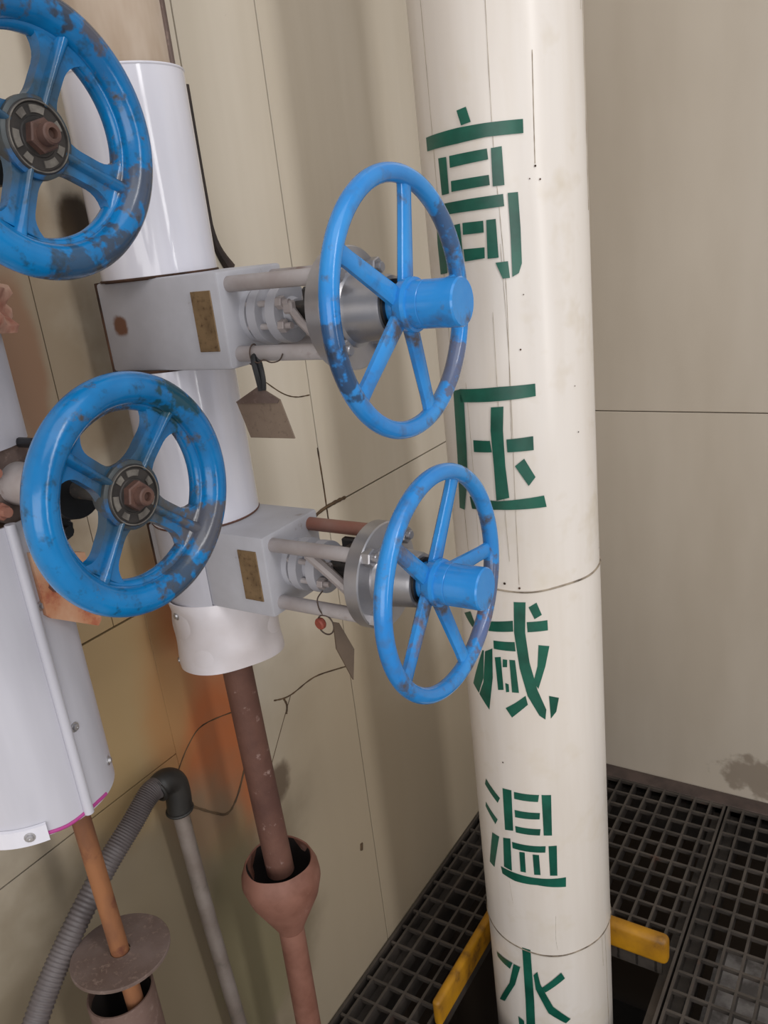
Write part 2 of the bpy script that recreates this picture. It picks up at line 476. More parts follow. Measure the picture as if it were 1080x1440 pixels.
# cracks and filled joints on the sheets
CRACKS = [([(-1.025, 0.752), (-1.0, 0.742), (-0.973, 0.737), (-0.91, 0.735), (-0.837, 0.713), (-0.80, 0.70)], 0.0016),
          ([(-1.0, 0.742), (-0.995, 0.725), (-1.0, 0.71)], 0.0022), ([(-0.98, 0.738), (-1.02, 0.69), (-1.06, 0.64)], 0.0009),
          ([(-1.255, 0.762), (-1.225, 0.79), (-1.189, 0.804), (-1.118, 0.787)], 0.0012),
          ([(-1.245, 0.691), (-1.205, 0.648), (-1.177, 0.626), (-1.15, 0.64), (-1.12, 0.68)], 0.0022),
          ([(-0.93, 1.305), (-0.88, 1.268), (-0.843, 1.252), (-0.804, 1.247)], 0.0012),
          ([(-0.86, 1.025), (-0.82, 1.034), (-0.775, 1.036), (-0.74, 1.034)], 0.0036),
          ([(-0.803, 1.15), (-0.801, 1.08), (-0.801, 1.034)], 0.0018), ([(-0.801, 1.034), (-0.800, 0.99)], 0.0016)]
for pts, r in CRACKS:
    bm = B(); tube(bm, smooth_path([(0.0, y, z) for y, z in pts], 5), lambda k, r=r: r * (0.75 + 0.4 * math.sin(k * 1.7) ** 2), 6)
    structure('crack', bm, M['crack'], wall_left)
# rust drip line down the sheet from the plate
bm = B(); tube(bm, [(0.0, -0.845, 0.30), (0.0, -0.848, 0.285)], 0.004, 6); structure('stain_spot', bm, M['crack'], wall_left)

# right wall: y = 0
bm = B(); box(bm, (1.25, 0.045, 1.0), (2.64, 0.05, 4.2)); wall_right = structure('wall_right', bm, M['gap'])
for x0, x1, z0, z1 in [(0.0, 2.5, 1.0325, 3.1), (0.0, 2.5, -0.04, 1.0305)]:
    bm = B(); box(bm, ((x0 + x1) / 2, 0.0095, (z0 + z1) / 2), (x1 - x0, 0.019, z1 - z0), 0.0016)
    structure('panel', bm, M['wall_r'], wall_right)

# unseen wall across from the valves, added to cut the ambient light
bm = B(); box(bm, (5.0, -1.7, 1.05), (0.1, 3.5, 4.3)); structure('ambient_block_wall', bm, M['hall'])
# floor: a dark slab below carries the open steel grating (40 x 50 mm cells)
bm = B(); box(bm, (1.25, -1.6, -0.93), (2.5, 3.2, 0.06)); floor = structure('floor', bm, M['slab'])
bm = B(); box(bm, (3.2, -1.65, -0.02), (3.85, 3.4, 0.03)); structure('unseen_bounce_plate', bm, M['bounce_floor'], floor)  # out of view, pale so it bounces light onto the low parts
bm = B(); box(bm, (0.64, -2.42, -0.02), (1.25, 1.95, 0.03)); structure('unseen_bounce_plate', bm, M['bounce_floor'], floor)
HX0, HX1, HY0, HY1 = 0.205, 0.555, -0.93, -0.60          # opening round the big pipe
bb = B(); box(bb, (0, 0, -0.016), (0.0055, 1.0, 0.032)); first = None


def bar(name, me_src, x, y, z, sx=1, sy=1):
    c = me_src.copy(); COL.objects.link(c); c.location = (x, y, z); c.scale = (sx, sy, 1); c.parent = floor
    return c


bearing = obj('bearing_bar', bb, M['grate'], floor, 0)
bx = B(); box(bx, (0, 0, -0.005), (1.0, 0.006, 0.009)); cross = obj('cross_bar', bx, M['grate'], floor, 0)
bearing.location = (0.0265, -0.7, 0); bearing.scale = (1, 1.38, 1)
YN, YF = -1.40, -0.012
xs = [0.0265 + 0.0397 * k for k in range(1, 14)] + [0.622 + 0.0397 * k for k in range(16)]
for x in xs:
    if HX0 - 0.004 < x < HX1:
        for a, c in ((YN, HY0), (HY1, YF)):
            bar('bearing_bar', bearing, x, (a + c) / 2, 0, 1, c - a)
    else:
        bar('bearing_bar', bearing, x, (YN + YF) / 2, 0, 1, YF - YN)
k = 0
y = -0.055
used = False
while y > YN:
    segs = [(0.012, 0.577), (0.585, 1.25)]
    if HY0 < y < HY1:
        segs = [(0.012, HX0), (0.585, 1.25)]
    for a, c in segs:
        if not used:
            cross.location = ((a + c) / 2, y, 0); cross.scale = (c - a, 1, 1); used = True
        else:
            bar('cross_bar', cross, (a + c) / 2, y, 0, c - a, 1)
    y -= 0.05
for (x0, x1, y0, y1) in [(0.004, 0.010, YN, YF), (0.573, 0.579, YN, YF), (0.584, 0.590, YN, YF), (0.004, 0.579, YF, YF + 0.008), (0.584, 1.25, YF, YF + 0.008),
                         (HX0 - 0.006, HX0, HY0, HY1), (HX0 - 0.006, HX1, HY1, HY1 + 0.006), (HX0, HX1, HY0 - 0.006, HY0)]:
    bm = B(); box(bm, ((x0 + x1) / 2, (y0 + y1) / 2, -0.017), (x1 - x0, y1 - y0, 0.034)); obj('edge_bar', bm, M['grate'], floor, 0)
# beams that carry the grating
for (c, s) in [((0.62, -0.02, -0.09), (1.25, 0.05, 0.11)), ((0.03, -0.7, -0.09), (0.05, 1.4, 0.11)), ((0.58, -0.7, -0.09), (0.06, 1.4, 0.11))]:
    bm = B(); box(bm, c, s); obj('support_beam', bm, M['grate'], floor, 0)

bm = B(); box(bm, (0.655, -0.026, -0.002), (1.29, 0.048, 0.005), 0.001); obj('edge_strip', bm, M['kick'], floor, 0)
bm = B(); box(bm, (0.99, -0.93, -0.16), (0.72, 1.10, 0.08), 0.01); obj('added_pale_underfloor_block', bm, M['underfloor_pale'], floor, 0)  # added pale block standing in for something lit under the grating

# yellow angle-iron kerb on the edge of the opening
t = thing('toe_guard', 'worn yellow steel toe guard on the floor grating behind the foot of the lettered pipe', 'toe guard', (0.2, HY1, 0))
bm = B(); box(bm, (0.004, -0.155, 0.030), (0.018, 0.37, 0.062), 0.007, None, 3); obj('side_plate', bm, M['yellow'], t, 60)
bm = B(); box(bm, (0.19, 0.006, 0.032), (0.356, 0.030, 0.066), 0.012, None, 4); obj('rear_plate', bm, M['yellow'], t, 60)

# ================================================================ THE LETTERED PIPE
GLYPHS = {
 'gao': [[(-94.01,1.643),(-87.33,1.6454),(-84.76,1.6264),(-91.55,1.6243)],[(-124.91,1.6198),(-94.24,1.6223),(-75.56,1.6223),(-52.28,1.621),(-52.5,1.6041),(-76.15,1.6054),(-95.13,1.6032),(-124.95,1.6021)],[(-112.53,1.5899),(-104.98,1.5897),(-104.99,1.5429),(-111.85,1.5421)],[(-102.4,1.59),(-75.63,1.5914),(-75.21,1.578),(-102.53,1.5751)],[(-102.59,1.5583),(-75.48,1.559),(-75.28,1.5462),(-102.82,1.5444)],[(-73.13,1.5912),(-66.32,1.5917),(-66.06,1.5439),(-73.45,1.544)],[(-114.09,1.5308),(-88.12,1.5325),(-67.27,1.5331),(-67.0,1.5176),(-87.35,1.5169),(-112.98,1.516)],[(-119.58,1.5292),(-112.69,1.5295),(-112.33,1.4783),(-112.88,1.4377),(-121.1,1.4359),(-121.72,1.4793)],[(-102.89,1.5014),(-97.9,1.5023),(-97.49,1.4537),(-102.51,1.4525)],[(-96.0,1.5027),(-81.1,1.5025),(-81.25,1.4872),(-96.25,1.4872)],[(-96.82,1.4681),(-81.41,1.4679),(-81.79,1.4536),(-96.31,1.4516)],[(-79.1,1.5028),(-72.9,1.5029),(-72.59,1.4525),(-79.94,1.4525)],[(-64.38,1.5336),(-57.89,1.5333),(-57.51,1.4881),(-57.89,1.4419),(-60.18,1.4294),(-64.55,1.4251),(-64.11,1.4795)],[(-74.87,1.4462),(-66.74,1.4466),(-66.12,1.4242),(-70.89,1.4244)]],
 'ya': [[(-110.58,1.2697),(-77.78,1.2742),(-53.42,1.2744),(-53.47,1.2563),(-78.45,1.2534),(-111.31,1.25)],[(-117.66,1.2654),(-110.62,1.2691),(-106.88,1.2493),(-108.22,1.1754),(-109.59,1.1307),(-116.2,1.0758),(-122.97,1.0757),(-119.63,1.1654)],[(-84.89,1.2443),(-75.94,1.245),(-77.35,1.2091),(-77.36,1.1546),(-76.03,1.1048),(-85.75,1.0996),(-85.82,1.1544),(-86.43,1.2092)],[(-101.1,1.1931),(-87.44,1.1935),(-86.57,1.1759),(-101.24,1.1746)],[(-75.39,1.1955),(-56.77,1.1976),(-56.89,1.1766),(-75.29,1.1759)],[(-70.63,1.1541),(-63.84,1.1648),(-56.68,1.1348),(-61.78,1.122)],[(-109.08,1.1012),(-85.01,1.099),(-66.22,1.1024),(-51.28,1.1044),(-49.81,1.086),(-66.67,1.0858),(-85.48,1.0852),(-107.65,1.0812)]],
 'jian': [[(-131.65,0.8819),(-120.35,0.8944),(-114.76,0.874),(-119.43,0.8659)],[(-125.92,0.7523),(-116.86,0.794),(-109.18,0.8303),(-107.39,0.8316),(-110.48,0.7766),(-118.15,0.7407)],[(-106.17,0.8306),(-98.52,0.8409),(-100.4,0.7842),(-106.62,0.7182),(-117.41,0.7395),(-110.88,0.7687)],[(-100.45,0.8897),(-79.56,0.8978),(-79.83,0.8784),(-100.83,0.8716)],[(-69.13,0.8961),(-53.67,0.8969),(-53.62,0.879),(-69.01,0.8782)],[(-77.97,0.931),(-69.1,0.9307),(-70.81,0.8775),(-68.93,0.8239),(-64.18,0.7725),(-58.19,0.7341),(-59.4,0.7155),(-63.84,0.7237),(-72.08,0.7614),(-76.82,0.8124),(-79.27,0.8767)],[(-67.13,0.922),(-61.08,0.9294),(-57.63,0.9073),(-63.26,0.9008)],[(-97.01,0.8563),(-79.31,0.8596),(-79.03,0.8428),(-97.25,0.8409)],[(-96.94,0.8253),(-91.56,0.8287),(-91.12,0.767),(-96.15,0.7642)],[(-90.0,0.825),(-86.2,0.8253),(-86.8,0.8116),(-90.5,0.8101)],[(-89.29,0.7809),(-86.51,0.7795),(-86.47,0.7653),(-89.2,0.7634)],[(-84.57,0.8259),(-79.98,0.8264),(-78.6,0.7659),(-84.18,0.7654)],[(-61.44,0.8544),(-53.21,0.8506),(-57.09,0.8151),(-63.38,0.7742),(-66.85,0.7874),(-63.12,0.8163)],[(-90.56,0.7324),(-81.86,0.7463),(-73.62,0.7612),(-72.21,0.7445),(-79.15,0.73),(-85.69,0.7163)],[(-55.59,0.7597),(-47.8,0.753),(-50.45,0.7279),(-55.01,0.7163)]],
 'wen': [[(-118.57,0.5642),(-102.9,0.5402),(-105.82,0.527),(-120.84,0.5497)],[(-121.89,0.5091),(-107.44,0.4889),(-110.65,0.4753),(-123.09,0.4983)],[(-115.95,0.45),(-107.22,0.4515),(-117.09,0.369),(-124.45,0.3706)],[(-99.37,0.5649),(-90.94,0.5669),(-92.0,0.48),(-100.16,0.4747)],[(-88.74,0.5651),(-67.94,0.5657),(-69.06,0.5512),(-88.92,0.5504)],[(-89.37,0.5267),(-68.07,0.5282),(-68.65,0.5148),(-89.28,0.5113)],[(-89.88,0.4919),(-68.37,0.494),(-69.21,0.4804),(-89.73,0.4783)],[(-65.9,0.5658),(-58.25,0.5649),(-59.34,0.48),(-66.09,0.4806)],[(-102.91,0.4543),(-95.35,0.4599),(-96.25,0.387),(-104.46,0.3879)],[(-94.03,0.4541),(-65.06,0.4574),(-65.64,0.4436),(-93.88,0.4403)],[(-87.84,0.4368),(-83.04,0.4385),(-83.16,0.3941),(-87.99,0.3929)],[(-76.31,0.4375),(-71.02,0.4375),(-70.75,0.3935),(-76.1,0.3927)],[(-62.72,0.4573),(-55.86,0.4573),(-56.72,0.3916),(-62.83,0.3926)],[(-108.24,0.3838),(-90.25,0.3854),(-73.6,0.3857),(-49.44,0.3851),(-49.86,0.364),(-73.98,0.37),(-93.84,0.3664),(-107.02,0.3687)]],
 'shui': [[(-91.89,0.2117),(-84.11,0.2127),(-83.9,0.0869),(-84.99,-0.0131),(-93.9,-0.0279),(-92.41,0.078)],[(-126.43,0.1467),(-103.58,0.1577),(-107.31,0.1375),(-125.27,0.1368)],[(-102.55,0.1568),(-95.41,0.1585),(-102.62,0.1046),(-118.82,0.0325),(-128.84,0.0168),(-109.71,0.0971)],[(-75.75,0.1246),(-58.09,0.1647),(-54.99,0.1498),(-73.17,0.1139)],[(-82.81,0.1516),(-79.1,0.1621),(-76.99,0.1318),(-66.89,0.0796),(-51.75,0.0461),(-56.34,0.0366),(-71.51,0.0622),(-81.67,0.1168)],[(-101.85,0.0235),(-95.77,0.0201),(-95.98,-0.0308),(-101.39,-0.0264)]],
}

PX, PY, PR = 0.3716, -0.7478, 0.12
pipe_c = thing('lettered_pipe', 'thick ivory clad pipe with large green stencilled characters, standing in the corner', 'pipe', (PX, PY, 0))
for k, (z0, z1, r) in enumerate([(-0.88, 0.209, PR - 0.0012), (0.207, 0.951, PR), (0.949, 3.05, PR - 0.0008)]):
    bm = B(); lathe(bm, (0, 0, z0), (0, 0, 1), [(0, r - 0.01), (0, r), (z1 - z0, r), (z1 - z0, r - 0.01)], 128, closed=True)
    obj('cladding', bm, M['clad'], pipe_c, 40)
for z, r in ((0.2075, PR), (0.950, PR)):
    bm = B()
    pts = []
    for k in range(97):
        a = 2 * PI * k / 96
        pts.append(((r + 0.0002) * math.cos(a), (r + 0.0002) * math.sin(a), z + 0.0016 * math.sin(3 * a + z * 9) + 0.001 * math.sin(7 * a)))
    tube(bm, pts, 0.0015, 6); obj('joint_bead', bm, M['bead'], pipe_c, 60)
# lengthwise lap seam and hairline scratches in the sheet
LINES = [([(-70, 1.90), (-71.5, 1.62), (-70, 1.50), (-69, 1.40), (-71, 1.25), (-72, 1.18)], 0.0006), ([(-71, 1.47), (-70, 1.30), (-72, 1.10), (-73, 0.96)], 0.0005),
         ([(-79, 1.38), (-79.5, 1.25), (-80, 1.10), (-79, 1.0)], 0.0005), ([(-44.1, 1.70), (-45.2, 1.62), (-45.8, 1.566)], 0.0009),
         ([(8, 2.05), (9.5, 1.7), (9, 1.5)], 0.0007), ([(3, 2.05), (4, 1.75)], 0.0005), ([(-118, 1.9), (-117, 1.5), (-118, 1.2), (-116, 0.97)], 0.0006),
         ([(-104, 1.28), (-103.5, 1.16), (-104, 1.0)], 0.0004), ([(-60, 0.30), (-61, 0.25), (-60, 0.22)], 0.0004), ([(-100, 0.36), (-98, 0.31)], 0.0004),
         ([(-6, 0.20), (-5, 0.10), (-4, -0.05)], 0.0007), ([(-12, 0.2), (-11.5, 0.13)], 0.0005)]
for L, r in LINES:
    pts = [(PR * math.cos(math.radians(a)), PR * math.sin(math.radians(a)), z) for a, z in L]
    bm = B(); tube(bm, smooth_path(pts, 8), lambda k, r=r: 0.62 * r * (0.5 + 0.5 * math.sin(k * 1.3) ** 2), 6); obj('scratch', bm, M['seam'], pipe_c, 60)


def on_pipe(poly, R):
    """a flat stroke (angle, height) wrapped on the cylinder"""
    bm = B()
    bm.faces.new([bm.verts.new((math.radians(a) * R, z, 0)) for a, z in poly])
    a0, a1 = min(a for a, z in poly), max(a for a, z in poly)
    a = math.ceil(a0 / 3) * 3
    while a < a1:
        bmesh.ops.bisect_plane(bm, geom=bm.verts[:] + bm.edges[:] + bm.faces[:], plane_co=(math.radians(a) * R, 0, 0), plane_no=(1, 0, 0))
        a += 3
    bmesh.ops.triangulate(bm, faces=bm.faces[:])
    for v in bm.verts:
        th, z = v.co.x / R, v.co.y
        v.co = Vector((R * math.cos(th), R * math.sin(th), z))
    return bm


for a, z, r in ((-45.9, 1.563, 0.0016), (-43, 1.546, 0.0014), (-50, 1.548, 0.0010), (-62, 1.325, 0.0014), (16, 1.37, 0.0012), (-20, 1.19, 0.0012), (-22, 1.26, 0.0010), (-84, 0.962, 0.0022), (-73, 0.955, 0.0020), (-97, 0.62, 0.0016), (10, 0.98, 0.0016), (-58, 1.40, 0.0009)):
    k_ = math.degrees(r / PR)
    obj('speck', on_pipe([(a + k_ * math.cos(t_ * PI / 3), z + r * math.sin(t_ * PI / 3)) for t_ in range(6)], PR + 0.0008), M['insul'], pipe_c, 60)
for key, strokes in GLYPHS.items():
    head = bpy.data.objects.new('painted_character', None)
    COL.objects.link(head); head.parent = pipe_c; head.empty_display_size = 0.02
    for poly in strokes:
        o = obj('stroke', on_pipe(poly, PR + 0.0007), M['paint_g'], head, 60)


# ================================================================ RISER WITH WHITE JACKETS (behind the two gate valves)
BX, BY, BR = 0.108, -1.198, 0.070
Z1, Z2 = 1.429, 1.118                                     # heights of the two gate valves
riser = thing('insulated_pipe', 'riser in glossy white jackets carrying the two grey gate valves', 'pipe', (BX, BY, 0))


def shell(z0, z1, r, th=0.0025, a0=0.0, a1=2 * PI, seg=72, wr=0.0, tilt=0.0):
    bm = B()
    n = 14 if wr else 1
    prof = [(0, r - th)] + [((z1 - z0) * k / n, r) for k in range(n + 1)] + [(z1 - z0, r - th)]
    lathe(bm, (0, 0, z0), (0, 0, 1), prof, seg, a0, a1, closed=True)
    if wr:
        for v in bm.verts:
            a = math.atan2(v.co.y, v.co.x)
            f = (v.co.z - z0) / (z1 - z0)
            d = wr * (0.5 * math.sin(3 * a + 7 * f) + 0.35 * math.sin(5 * a - 9 * f + 1) + 0.3 * math.sin(11 * f + 2 * a))
            s = (v.co.xy.length + d) / v.co.xy.length
            v.co.x *= s; v.co.y *= s
            v.co.z += (1 - f) * tilt * (v.co.x * 0.3 - v.co.y * 0.2)
    return bm


def screw(parent, p, n, r=0.0042, m='steel'):
    bm = B(); p, n = Vector(p), Vector(n).normalized()
    lathe(bm, p - n * 0.001, n, [(0, 0), (0, r * 1.5), (0.0012, r * 1.5), (0.0014, r), (0.004, r * 0.85), (0.0042, r * 0.3), (0.003, 0)], 12)
    return obj('screw', bm, M[m], parent, 40)


bm = B(); lathe(bm, (0, 0, 1.70), (0, 0, 1), [(0, 0.030), (0, 0.0615), (0.3, 0.062), (1.36, 0.062), (1.36, 0.03)], 56, closed=True); obj('wrapped_length', bm, M['bare'], riser)
bm = B(); box(bm, (0.0625 * math.cos(0.42), 0.0625 * math.sin(0.42), 2.37), (0.004, 0.009, 1.35), 0.001, Matrix.Rotation(0.42, 4, 'Z')); obj('wrap_seam', bm, M['rust_g'], riser)
obj('jacket', shell(Z1 + 0.0545, 1.705, BR), M['jacket'], riser)
bm = B(); torus(bm, (0, 0, 1.704), (0, 0, 1), BR - 0.0005, 0.0016, 72, 8); obj('jacket_rim', bm, M['jacket'], riser)
obj('jacket', shell(Z2 + 0.0545, Z1 - 0.055, BR + 0.0015), M['jacket'], riser)
obj('jacket', shell(Z2 - 0.056, Z2 + 0.058, BR + 0.0012, 0.0025, math.radians(146), math.radians(395)), M['jacket_g'], riser)
LO = shell(0.958, Z2 - 0.052, BR + 0.003, 0.0025, 0, 2 * PI, 72, 0.0036, 0.35)
obj('jacket', LO, M['jacket_d'], riser)
for z, r in ((0.975, BR), (1.062, BR), (1.172, BR), (1.373, BR), (1.484, BR), (1.698, BR)):
    bm = B(); cyl(bm, (0, 0, z - 0.003), (0, 0, z + 0.003), r - 0.003, None, 40); obj('insulation', bm, M['insul'], riser)
bm = B(); torus(bm, (0, 0, Z2 + 0.0550), (0, 0, 1), BR + 0.0005, 0.0018, 64, 6); obj('rust_ring', bm, M['rust_p'], riser)
bm = B(); torus(bm, (0, 0, Z1 + 0.0545), (0, 0, 1), BR + 0.0003, 0.0016, 64, 6); obj('rust_ring', bm, M['insul'], riser)
for a, z in ((-104, 1.048), (-128, 0.969), (-60, 1.352)):
    a = math.radians(a); screw(riser, ((BR + 0.0035) * math.cos(a), (BR + 0.0035) * math.sin(a), z), (math.cos(a), math.sin(a), 0))
bm = B(); tube(bm, smooth_path([(0.012, -0.010, 0.98), (0.016, -0.010, 0.80), (0.0225, -0.010, 0.585)], 6), 0.0215, 28); obj('drain_tube', bm, M['rust_p'], riser)


# ================================================================ GATE VALVES
def hexnut(bm, p, axis, r, h, hole=0.0):
    u, v, a = frame(axis)
    p = Vector(p)
    rot = 0.3
    ring = lambda t, rr: [p + a * t + (u * math.cos(rot + k * PI / 3) + v * math.sin(rot + k * PI / 3)) * rr for k in range(6)]
    loft(bm, [ring(0, r), ring(h * 0.86, r), ring(h, r * 0.9)])


def spoke_bar(bm, p0, p1, w0, w1, d0, d1):
    p0, p1 = Vector(p0), Vector(p1)
    r = (p1 - p0).normalized()
    t = Vector((1, 0, 0)).cross(r).normalized()
    a = r.cross(t).normalized()
    rings = []
    for f in (0, 0.25, 0.5, 0.8, 0.93, 1.0):
        p = p0.lerp(p1, f)
        wd = (w0 + (w1 - w0) * f) * (1 + (0.35 if f == 1 else 0.1 if f > 0.9 else 0))
        dp = d0 + (d1 - d0) * f
        rings.append([p + t * (x * wd) + a * (y * dp) for x, y in ((-0.30, -0.5), (0.30, -0.5), (0.5, -0.22), (0.5, 0.22), (0.30, 0.5), (-0.30, 0.5), (-0.5, 0.22), (-0.5, -0.22))])
    loft(bm, rings)


def gate_valve(z, label, wheel_x, hub_x, spoke_deg, rust_rear, wear):
    v = thing('gate_valve', label, 'valve', (BX, BY, z), 'grey gate valves on the white riser')
    bm = B(); box(bm, (0.045, 0, 0), (0.200, 0.112, 0.107), 0.0035, None, 2)
    body = obj('body', bm, M['grey'], v)
    bm = B(); box(bm, (0.117, -0.0567, 0.001), (0.030, 0.0016, 0.067), 0.0004); obj('nameplate', bm, M['plate'], body, 30, 'brown rectangular nameplate')
    bm = B(); box(bm, (-0.0550, 0, 0), (0.0034, 0.1134, 0.1082), 0.0008); obj('rusty_edge', bm, M['insul'], body, 30, 'dark rusty edge')
    # four yoke rods with nuts
    for sy in (-1, 1):
        for sz in (-1, 1):
            bm = B(); y0, z0 = sy * 0.0385, sz * 0.0385
            x0 = 0.126 if sy < 0 else 0.135
            r = 0.0088
            lathe(bm, (x0, y0, z0), (1, 0, 0), [(0, 0), (0.001, r * 0.6), (0.006, r), (0.266 - x0, r), (0.266 - x0, 0)], 24)
            rod = obj('yoke_rod', bm, M['rod_r' if (sy > 0 and rust_rear) else 'grey_w'], v)
            bm = B(); hexnut(bm, (0.283, y0, z0), (1, 0, 0), 0.0112, 0.011)
            cyl(bm, (0.293, y0, z0), (0.299, y0, z0), 0.0058, None, 14, 0.001); obj('nut', bm, M['steel'], rod, 30)
    # gland stack
    bm = B(); lathe(bm, (0.144, 0, 0), (1, 0, 0), [(0, 0), (0, 0.031), (0.009, 0.031), (0.0095, 0.024), (0.014, 0.024), (0.0145, 0.034), (0.027, 0.034), (0.0275, 0.022),
                                                   (0.040, 0.022), (0.0405, 0.033), (0.054, 0.033), (0.0545, 0.018), (0.062, 0.015), (0.062, 0)], 40)
    g = obj('gland', bm, M['grey'], v, 30)
    for ang in (150, 205, 330, 25):
        a = math.radians(ang)
        yy, zz = 0.027 * math.cos(a), 0.027 * math.sin(a)
        bm = B(); hexnut(bm, (0.1985, yy, zz), (1, 0, 0), 0.0075, 0.008); cyl(bm, (0.146, yy, zz), (0.214, yy, zz), 0.0036, None, 10); obj('gland_bolt', bm, M['grey_w'], g, 30)
    bm = B(); lathe(bm, (0.2, 0, 0), (1, 0, 0), [(0, 0), (0, 0.0125), (0.063, 0.0125), (0.063, 0)], 24); obj('stem', bm, M['dark'], v)
    # indicator arm clamped round the stem and riding on a rod
    bm = B()
    if rust_rear:
        tube(bm, [(0.194, -0.033, 0.030), (0.222, -0.030, 0.006), (0.250, -0.022, -0.026)], 0.0068, 8)
    else:
        tube(bm, [(0.212, -0.020, 0.006), (0.226, -0.024, -0.008), (0.248, -0.026, -0.027)], 0.0048, 8)
    box(bm, (0.211, -0.021, 0.008), (0.013, 0.010, 0.014), 0.002)
    obj('indicator_arm', bm, M['grey_w'], v)
    bm = B(); box(bm, (0.224, 0.008, 0.0), (0.012, 0.030, 0.054), 0.003); obj('stem_clamp', bm, M['dark'], v)
    bm = B(); box(bm, (0.2325, 0.028, 0.0), (0.059, 0.010, 0.060), 0.002); obj('dark_back_plate', bm, M['dark'], v)  # dark sheet filling the black opening behind the stem
    # yoke flange, bearing housing
    bm = B(); lathe(bm, (0.264, 0, 0), (1, 0, 0), [(0, 0.012), (0, 0.0635), (0.0015, 0.065), (0.0185, 0.065), (0.020, 0.0635), (0.020, 0.012)], 64, closed=True); obj('yoke_flange', bm, M['steel'], v, 30)
    bm = B(); lathe(bm, (0.2835, 0, 0), (1, 0, 0), [(0, 0), (0, 0.041), (0.003, 0.0405), (0.006, 0.037), (0.010, 0.036), (0.044, 0.0325), (0.048, 0.031), (0.049, 0.0)], 48); obj('bearing_housing', bm, M['steel'], v, 30)
    bm = B(); cyl(bm, (0.331, 0, 0), (0.3350, 0, 0), 0.0275, None, 36); obj('seal_ring', bm, M['black'], v, 30)
    # handwheel
    wx, hx = wheel_x - BX, hub_x - BX
    bm = B(); torus(bm, (wx, 0, 0), (1, 0, 0), 0.128, 0.0095, 96, 16, 0.0100)
    wheel = obj('handwheel', bm, M['blue'], v, 60)
    for d in spoke_deg:
        a = math.radians(d); cy, cz = math.cos(a), math.sin(a)
        bm = B(); spoke_bar(bm, (hx, cy * 0.018, cz * 0.018), (wx - 0.002, cy * 0.124, cz * 0.124), 0.0215, 0.0165, 0.012, 0.0105); obj('spoke', bm, M['blue'], wheel, 40)
    e = 0.520 - BX
    bm = B(); lathe(bm, (0.3350, 0, 0), (1, 0, 0), [(0, 0), (0, 0.0225), (hx - 0.3350 - 0.003, 0.0225), (hx - 0.3350, 0.026), (hx - 0.3350 + 0.010, 0.0285), (hx - 0.3350 + 0.014, 0.0275),
                                                   (hx - 0.3350 + 0.0145, 0.0245), (hx - 0.3350 + 0.026, 0.0245), (hx - 0.3350 + 0.0268, 0.0237), (hx - 0.3350 + 0.0276, 0.0245), (e - 0.3370, 0.0245), (e - 0.3350, 0.0232), (e - 0.3350, 0)], 48)
    obj('hub', bm, M['blue'], wheel, 25)
    return v


gate_valve(Z1, 'upper of two grey gate valves, its blue five spoke wheel beside the topmost painted character', 0.4505, 0.453, [76, 149, 220, 288, 5], False, 0)
gate_valve(Z2, 'lower of two grey gate valves, its blue five spoke wheel overlapping the middle painted character', 0.4665, 0.452, [67, 139, 217.5, 287, -3], True, 1)

# hanging tags
t = thing('hanging_tag', 'brown square metal tag hanging below the upper gate valve', 'tag', (0.284, -1.245, 1.392))
bm = B()
loft(bm, [[(p[0], p[1] + d, p[2]) for p in ((-0.041, 0.0, -0.055), (-0.004, 0.0, -0.037), (0.024, 0.0, -0.052), (0.037, 0.0, -0.096), (-0.028, 0.0, -0.097))] for d in (-0.001, 0.001)])
obj('plate', bm, M['tag'], t, 30)
bm = B()
loft(bm, [[(p[0], p[1] + d, p[2]) for p in ((-0.041, -0.0016, -0.055), (-0.004, -0.0016, -0.037), (0.024, -0.0016, -0.052), (0.021, -0.0016, -0.0555), (-0.038, -0.0016, -0.0565))] for d in (-0.0006, 0.0006)])
obj('folded_top', bm, M['rust_g'], t, 30)
bm = B(); tube(bm, smooth_path([(0.001, -0.003, -0.041), (0.0, -0.004, -0.025), (-0.003, -0.003, -0.008), (-0.0035, 0.0, -0.003), (-0.001, 0.003, -0.008), (0.003, 0.001, -0.027), (0.003, -0.001, -0.041)], 4), 0.0032, 8); obj('loop', bm, M['black'], t)
bm = B(); pts = []
for k in range(33):
    a = 2 * PI * k / 32
    pts.append((-0.014 + 0.008 * math.sin(a * 0.5), 0.0065 + 0.0105 * math.cos(a), -0.0015 + 0.0105 * math.sin(a)))
tube(bm, pts, 0.0009, 6); tube(bm, smooth_path([(-0.004, -0.004, -0.007), (0.004, -0.004, -0.010), (0.012, -0.003, -0.007), (0.022, -0.003, -0.010), (0.034, -0.003, -0.008), (0.040, -0.003, -0.001)], 5), 0.0008, 6)
tube(bm, smooth_path([(-0.013, 0.002, -0.012), (-0.008, 0.0, -0.012), (-0.003, -0.001, -0.006)], 4), 0.0009, 6)
obj('wire', bm, M['wire'], t)
t = thing('hanging_tag', 'dark tag seen nearly edge-on hanging below the lower gate valve', 'tag', (0.334, -1.242, 1.075))
bm = B(); loft(bm, [[(p[0] + d, p[1], p[2]) for p in ((0.002, -0.002, -0.006), (0.006, 0.003, -0.009), (0.018, 0.010, -0.046), (0.015, 0.004, -0.086), (0.004, -0.006, -0.040))] for d in (-0.0009, 0.0009)])
obj('plate', bm, M['tag_d'], t, 30)
bm = B(); pts = [(-0.010 + 0.012 * math.cos(2 * PI * k / 24), -0.002, -0.012 + 0.013 * math.sin(2 * PI * k / 24)) for k in range(25)]
tube(bm, pts, 0.0010, 6); tube(bm, smooth_path([(-0.012, -0.001, 0.0), (-0.013, -0.0060, 0.010), (-0.013, -0.0065, 0.024), (-0.012, 0.004, 0.030)], 5), 0.0009, 6); obj('wire', bm, M['wire'], t)
